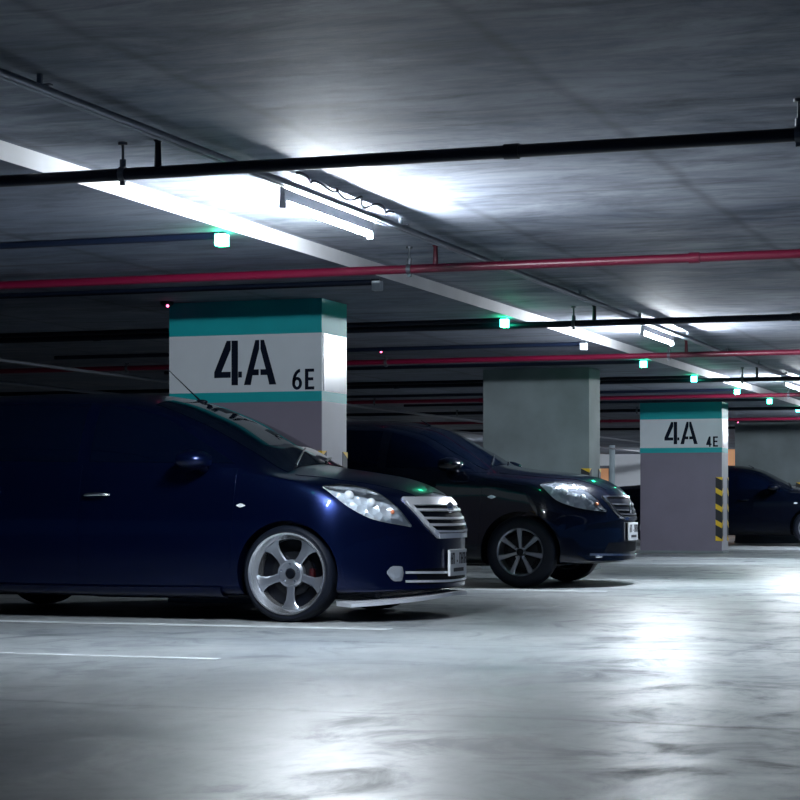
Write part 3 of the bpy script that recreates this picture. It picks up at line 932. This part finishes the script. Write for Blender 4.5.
    obj('grille_surround', sh.strip('front', [GR1[0][0], GR1[1][0]], .045, .016, .022, 24), 'satin_chrome', g, 40)
    obj('grille_surround', sh.strip('front', [GR1[0][-1], GR1[1][-1]], .030, .016, .022, 24), 'satin_chrome', g, 40)
    a, b = resample(GR1[0], 30), resample(GR1[1], 30)
    for f in (.24, .43, .62, .80):
        k = int(f * 29)
        obj('grille_bar', sh.strip('front', [a[k], (0, a[k][1] - .004), b[k]], .013, .016, .018, 20), 'satin_chrome', g, 40)
    loc, n = sh.hit('front', 0, .672)
    bm = bmesh.new(); bmesh.ops.create_uvsphere(bm, u_segments=20, v_segments=10, radius=1.0)
    for v in bm.verts: v.co = Vector((loc.x + .018 + v.co.x * .012, v.co.y * .062, .672 + v.co.z * .036))
    obj('emblem', bm, 'chrome', g, 60)
    plate(sh, root, .338, .16, .33)
    for z, (ya, yb) in ((.290, (-.52, .52)), (.238, (-.52, .52))):
        obj('intake_bar', sh.strip('front', [(ya, z), (0, z - .01), (yb, z)], .014, .010, .016, 30), 'satin_chrome', root, 40)
    obj('intake', sh.patch('front', [(-.46, .31), (-.44, .215)], [(.46, .31), (.44, .215)], .002, .008, 6, 20), 'grille_dark', root, 40)
    # splitter lip below the bumper
    bm = bmesh.new()
    outer, inner = [], []
    for k in range(41):
        t = -1 + 2 * k / 40
        yy = .775 * t
        x = .775 - .44 * abs(yy / .80)**2.7
        outer.append((x + .012, yy * 1.0)); inner.append((x - .10, yy * .93))
    up = [bm.verts.new((x, y, 0.160 - .052 * (abs(y) / .8)**1.6)) for x, y in outer]
    up2 = [bm.verts.new((x, y, 0.170 - .052 * (abs(y) / .8)**1.6)) for x, y in inner]
    dn = [bm.verts.new((x, y, 0.140 - .052 * (abs(y) / .8)**1.6)) for x, y in outer]
    dn2 = [bm.verts.new((x, y, 0.140 - .052 * (abs(y) / .8)**1.6)) for x, y in inner]
    for A, B in ((up, dn), (dn, dn2), (dn2, up2), (up2, up)):
        for k in range(40): bm.faces.new((A[k], A[k + 1], B[k + 1], B[k]))
    bm.faces.new((up[0], dn[0], dn2[0], up2[0])); bm.faces.new((up[-1], up2[-1], dn2[-1], dn[-1]))
    bmesh.ops.recalc_face_normals(bm, faces=bm.faces)
    obj('front_lip', bm, 'lip', root, 40)
    # roof aerial, wipers, dark patches standing in for the interior mirror and dashboard things
    loc, n = sh.hit('top', -.93, 0)
    a = obj('aerial', tube([loc, loc + Vector((-.05, 0, .045)), loc + Vector((-.25, 0, .225))], [.008, .0045, .002], 8), 'plastic_dark', root, 60)
    obj('aerial_base', sphere(.03, loc, (1.5, .7, .5)), 'plastic_dark', a, 60)
    for (u0, y0, u1, y1) in ((-.10, -.45, -.26, .10), (-.10, .05, -.24, .50)):
        p0, n0 = sh.hit('top', u0, y0); p1, n1 = sh.hit('top', u1, y1)
        pm, nm_ = sh.hit('top', (u0 + u1) / 2, (y0 + y1) / 2)
        obj('wiper', tube([p0 + n0 * .012, pm + nm_ * .016, p1 + n1 * .010], [.009, .007, .005], 6), 'plastic_dark', root, 50)
    obj('interior_patch', sh.patch('top', [(-.80, -.09), (-.80, .09)], [(-.71, -.10), (-.71, .10)], .005, .003, 8, 5), 'plastic_dark', root, 40)
    obj('interior_patch', sh.patch('top', [(-.47, -.05), (-.47, .06)], [(-.41, -.05), (-.41, .06)], .005, .003, 6, 5), 'plastic_dark', root, 40)
    return root

HL1 = ([(-.395, .795), (-.27, .805), (-.115, .780), (.0, .708), (.118, .565)],
       [(-.395, .788), (-.345, .735), (-.27, .672), (-.124, .602), (.118, .558)],
       [(-.26, .742, .030, 'bulb_glass', 'lamp_bulb'), (-.13, .70, .028, 'bulb_glass', 'lamp_bulb'), (.0, .645, .014, 'amber', 'indicator_bulb')])
FG1 = ([(-.05, .300), (-.01, .330), (.05, .325), (.06, .29)], [(-.05, .285), (.0, .240), (.045, .24), (.06, .28)])
GR1 = ([(-.44, .705), (-.40, .629), (-.344, .551), (-.271, .502)], [(.44, .705), (.40, .629), (.344, .551), (.271, .502)])

def build_sedan(loc, name, label, paint, zs=1.0, detail=True):
    root = thing(name, label, 'car', loc)
    keys = [
        (-3.58, .40, .78, .03, .60, .68, .70, .55, .73, .68),
        (-3.53, .32, .98, .04, .62, .86, .74, .57, .78, .74),
        (-3.40, .26, 1.045, .04, .63, .93, .77, .58, .81, .79),
        (-3.05, .22, 1.075, .05, .62, .965, .785, .58, .83, .81),
        (-2.80, .20, 1.11, .06, .60, .965, .79, .58, .84, .82),
        (-2.45, .19, 1.25, .07, .575, .965, .795, .58, .845, .825),
        (-2.10, .19, 1.37, .075, .575, .965, .80, .58, .847, .83),
        (-1.70, .19, 1.43, .08, .58, .96, .80, .58, .847, .83),
        (-1.33, .19, 1.42, .085, .585, .955, .80, .58, .847, .83),
        (-.96, .19, 1.355, .09, .59, .95, .80, .58, .847, .83),
        (-.60, .19, 1.175, .085, .61, .935, .80, .58, .847, .83),
        (-.34, .19, 1.035, .07, .64, .915, .80, .58, .847, .83),
        (-.06, .19, .985, .06, .66, .88, .795, .58, .847, .83),
        (.25, .19, .955, .06, .67, .83, .795, .57, .847, .83),
        (.45, .19, .925, .055, .65, .79, .79, .56, .842, .825),
        (.62, .195, .865, .055, .61, .73, .78, .53, .832, .815),
        (.74, .20, .785, .05, .57, .67, .765, .50, .82, .80),
        (.80, .205, .70, .045, .53, .60, .75, .47, .81, .795),
        (.84, .22, .58, .035, .50, .50, .735, .42, .80, .78)]
    keys = [tuple([k[0], k[1], k[2] * zs, k[3], k[4], k[5] * zs, k[6], k[7] * zs, k[8], k[9]]) for k in keys]
    keys = [((.2 + (k[0] - .2) * .855) if k[0] > .2 else k[0],) + k[1:] for k in keys]
    sh = CarShape(keys, 0.02, -2.8, 0.42, 0.22)
    zr = .295
    WB = 2.60
    link('body', sh.body_mesh('body', [(0, zr, .86, -1), (0, zr, .86, 1), (-WB, zr, .86, -1), (-WB, zr, .86, 1)], 0.335), paint, root)
    for x in (0, -WB):
        wheel(root, x, -0.825, zr, -1, 'seven'); wheel(root, x, 0.825, zr, 1, 'seven')
    obj('underbody_blocker', box(-3.2, .25, -.58, .58, .17, .28, .03), 'plastic_dark', root)  # added box that keeps light from passing beneath
    S = lambda L: [(a, b * zs) for a, b in L]
    obj('windshield', sh.patch('top', [(-.35, -.60), (-.62, -.575), (-.98, -.53)], [(-.35, .60), (-.62, .575), (-.98, .53)], .003, .006, 20, 18), 'glass_shield', root, 40)
    obj('rear_window', sh.patch('top', [(-2.78, -.55), (-2.15, -.50)], [(-2.78, .55), (-2.15, .50)], .003, .006, 12, 16), 'glass_dark', root, 40)
    def sides(mr):
        obj('side_window', sh.patch('side', S([(-.46, .985), (-.75, .99), (-1.19, 1.0)]), S([(-.70, 1.10), (-.95, 1.235), (-1.19, 1.30)]), .003, .006, 16, 8, mr), 'glass_dark', root, 40)
        obj('side_window', sh.patch('side', S([(-1.27, 1.0), (-1.7, 1.0), (-2.2, 1.0)]), S([(-1.27, 1.31), (-1.7, 1.325), (-2.2, 1.215)]), .003, .006, 14, 8, mr), 'glass_dark', root, 40)
        d = obj('door', sh.patch('side', S([(-.36, .30), (-.34, .62), (-.32, .955)]), S([(-1.215, .28), (-1.225, .6), (-1.215, .975)]), .003, .006, 14, 20, mr), paint, root, 40)
        handle(sh, d, -1.17, .80 * zs, mr, mat=paint)
        d = obj('door', sh.patch('side', S([(-1.235, .28), (-1.245, .6), (-1.235, .975)]), S([(-2.10, .30), (-2.22, .66), (-2.24, .985)]), .003, .006, 14, 20, mr), paint, root, 40)
        handle(sh, d, -2.16, .82 * zs, mr, mat=paint)
        obj('side_repeater', sh.patch('side', S([(-.275, .752), (-.24, .765), (-.205, .752)]), S([(-.275, .748), (-.24, .735), (-.205, .748)]), .006, .01, 8, 5, mr), 'bulb_glass', root, 40)
        obj('rear_light', sh.patch('side', S([(-3.22, .80), (-3.46, .76)]), S([(-3.16, .93), (-3.44, .955)]), .004, .008, 8, 8, mr), 'tail_red', root, 40)
        hl = obj('headlight', sh.patch('diag', S(HL2[0]), S(HL2[1]), .003, .012, 22, 9, mr), 'reflector', root, 40)
        obj('lens_cover', sh.patch('diag', S(HL2[0]), S(HL2[1]), .012, .004, 22, 9, mr, .012), 'cover', hl, 60)
        for (a, b, r, mt, nm) in HL2[2]:
            loc_, n = sh.hit('diag', a, b * zs)
            c = loc_ + n * .004
            if mr: c.y *= -1
            obj(nm, sphere(r, c), mt, hl, 60)
        obj('fog_lamp', sh.patch('diag', S(FG2[0]), S(FG2[1]), .006, .02, 10, 8, mr, .01), 'chrome' if detail else 'grille_dark', root, 40)
        mirror_unit(root, -.58, .80 * (1 if mr else -1), 1.02 * zs, 1 if mr else -1, paint)
    both(sides)
    obj('bonnet', sh.patch('top', [(-.24, -.62), (.15, -.62), (.40, -.46), (.60, -.30)], [(-.24, .62), (.15, .62), (.40, .46), (.60, .30)], .003, .006, 18, 22), paint, root, 40)
    G = (S(GR2[0]), S(GR2[1]))
    g = obj('grille', sh.patch('front', G[0], G[1], .004, .012, 16, 14), 'grille_dark', root, 40)
    for L in G:
        obj('grille_surround', sh.strip('front', L, .016, .012, .016, 16), 'chrome', g, 40)
    obj('grille_surround', sh.strip('front', [G[0][-1], G[1][-1]], .022, .014, .018, 24), 'chrome', g, 40)
    obj('grille_surround', sh.strip('front', [G[0][0], G[1][0]], .014, .012, .016, 24), 'chrome', g, 40)
    a, b = resample(G[0], 30), resample(G[1], 30)
    for f in (.25, .45, .65, .83):
        k = int(f * 29)
        obj('grille_bar', sh.strip('front', [a[k], (0, a[k][1] - .004), b[k]], .010, .012, .014, 20), 'clamp', g, 40)
    ze = .655 * zs
    loc_, n = sh.hit('front', 0, ze)
    bm = bmesh.new()
    add_tube(bm, [(loc_.x + .02, .048 * math.cos(2 * PI * k / 24), ze + .048 * math.sin(2 * PI * k / 24)) for k in range(25)], .007, 8)
    add_box(bm, loc_.x + .014, loc_.x + .028, -.06, .06, ze - .009, ze + .009)
    bmesh.ops.recalc_face_normals(bm, faces=bm.faces)
    obj('emblem', bm, 'chrome', g, 50)
    plate(sh, root, .46 * zs, .15, .32)
    obj('intake', sh.patch('front', [(-.45, .37 * zs), (-.50, .29 * zs)], [(.45, .37 * zs), (.50, .29 * zs)], .002, .008, 6, 20), 'grille_dark', root, 40)
    obj('bumper_trim', sh.strip('front', [(-.62, .275), (0, .262), (.62, .275)], .018, .012, .018, 30), 'chrome', root, 40)
    for (u0, y0, u1, y1) in ((-.36, -.45, -.50, .10), (-.36, .05, -.48, .50)):
        p0, n0 = sh.hit('top', u0, y0); p1, n1 = sh.hit('top', u1, y1)
        pm, nm_ = sh.hit('top', (u0 + u1) / 2, (y0 + y1) / 2)
        obj('wiper', tube([p0 + n0 * .012, pm + nm_ * .016, p1 + n1 * .010], [.009, .007, .005], 6), 'plastic_dark', root, 50)
    loc_, n = sh.hit('top', -1.05, 0)
    obj('aerial', tube([loc_, loc_ + Vector((-.02, 0, .012)), loc_ + Vector((-.09, 0, .05))], [.010, .006, .003], 8), 'plastic_dark', root, 60)
    return root

HL2 = ([(-.44, .848), (-.338, .868), (-.18, .855), (-.02, .775), (.127, .634)],
       [(-.44, .840), (-.347, .725), (-.186, .667), (-.03, .64), (.127, .628)],
       [(-.26, .795, .032, 'bulb_glass', 'lamp_bulb'), (-.10, .745, .028, 'bulb_glass', 'lamp_bulb'), (.03, .69, .018, 'amber', 'indicator_bulb')])
FG2 = ([(.0, .262), (.03, .266), (.07, .262)], [(.0, .25), (.03, .246), (.07, .25)])
GR2 = ([(-.43, .75), (-.37, .665), (-.29, .595), (-.20, .565)], [(.43, .75), (.37, .665), (.29, .595), (.20, .565)])

CAR1 = (-4.58, 11.11 + 0.835, 0)
CAR2 = (-4.63, 16.27 + 0.835, 0)
CAR3 = (-4.62, 33.30 + 0.835, 0)
build_blue_hatchback(CAR1)
build_sedan(CAR2, 'sedan_car', 'black sedan with silver seven-spoke wheels parked behind the blue hatchback', 'black_car')
build_sedan(CAR3, 'sedan_car', 'dark navy sedan half hidden behind the column marked 4A 4E', 'navy_car', 0.93, False)
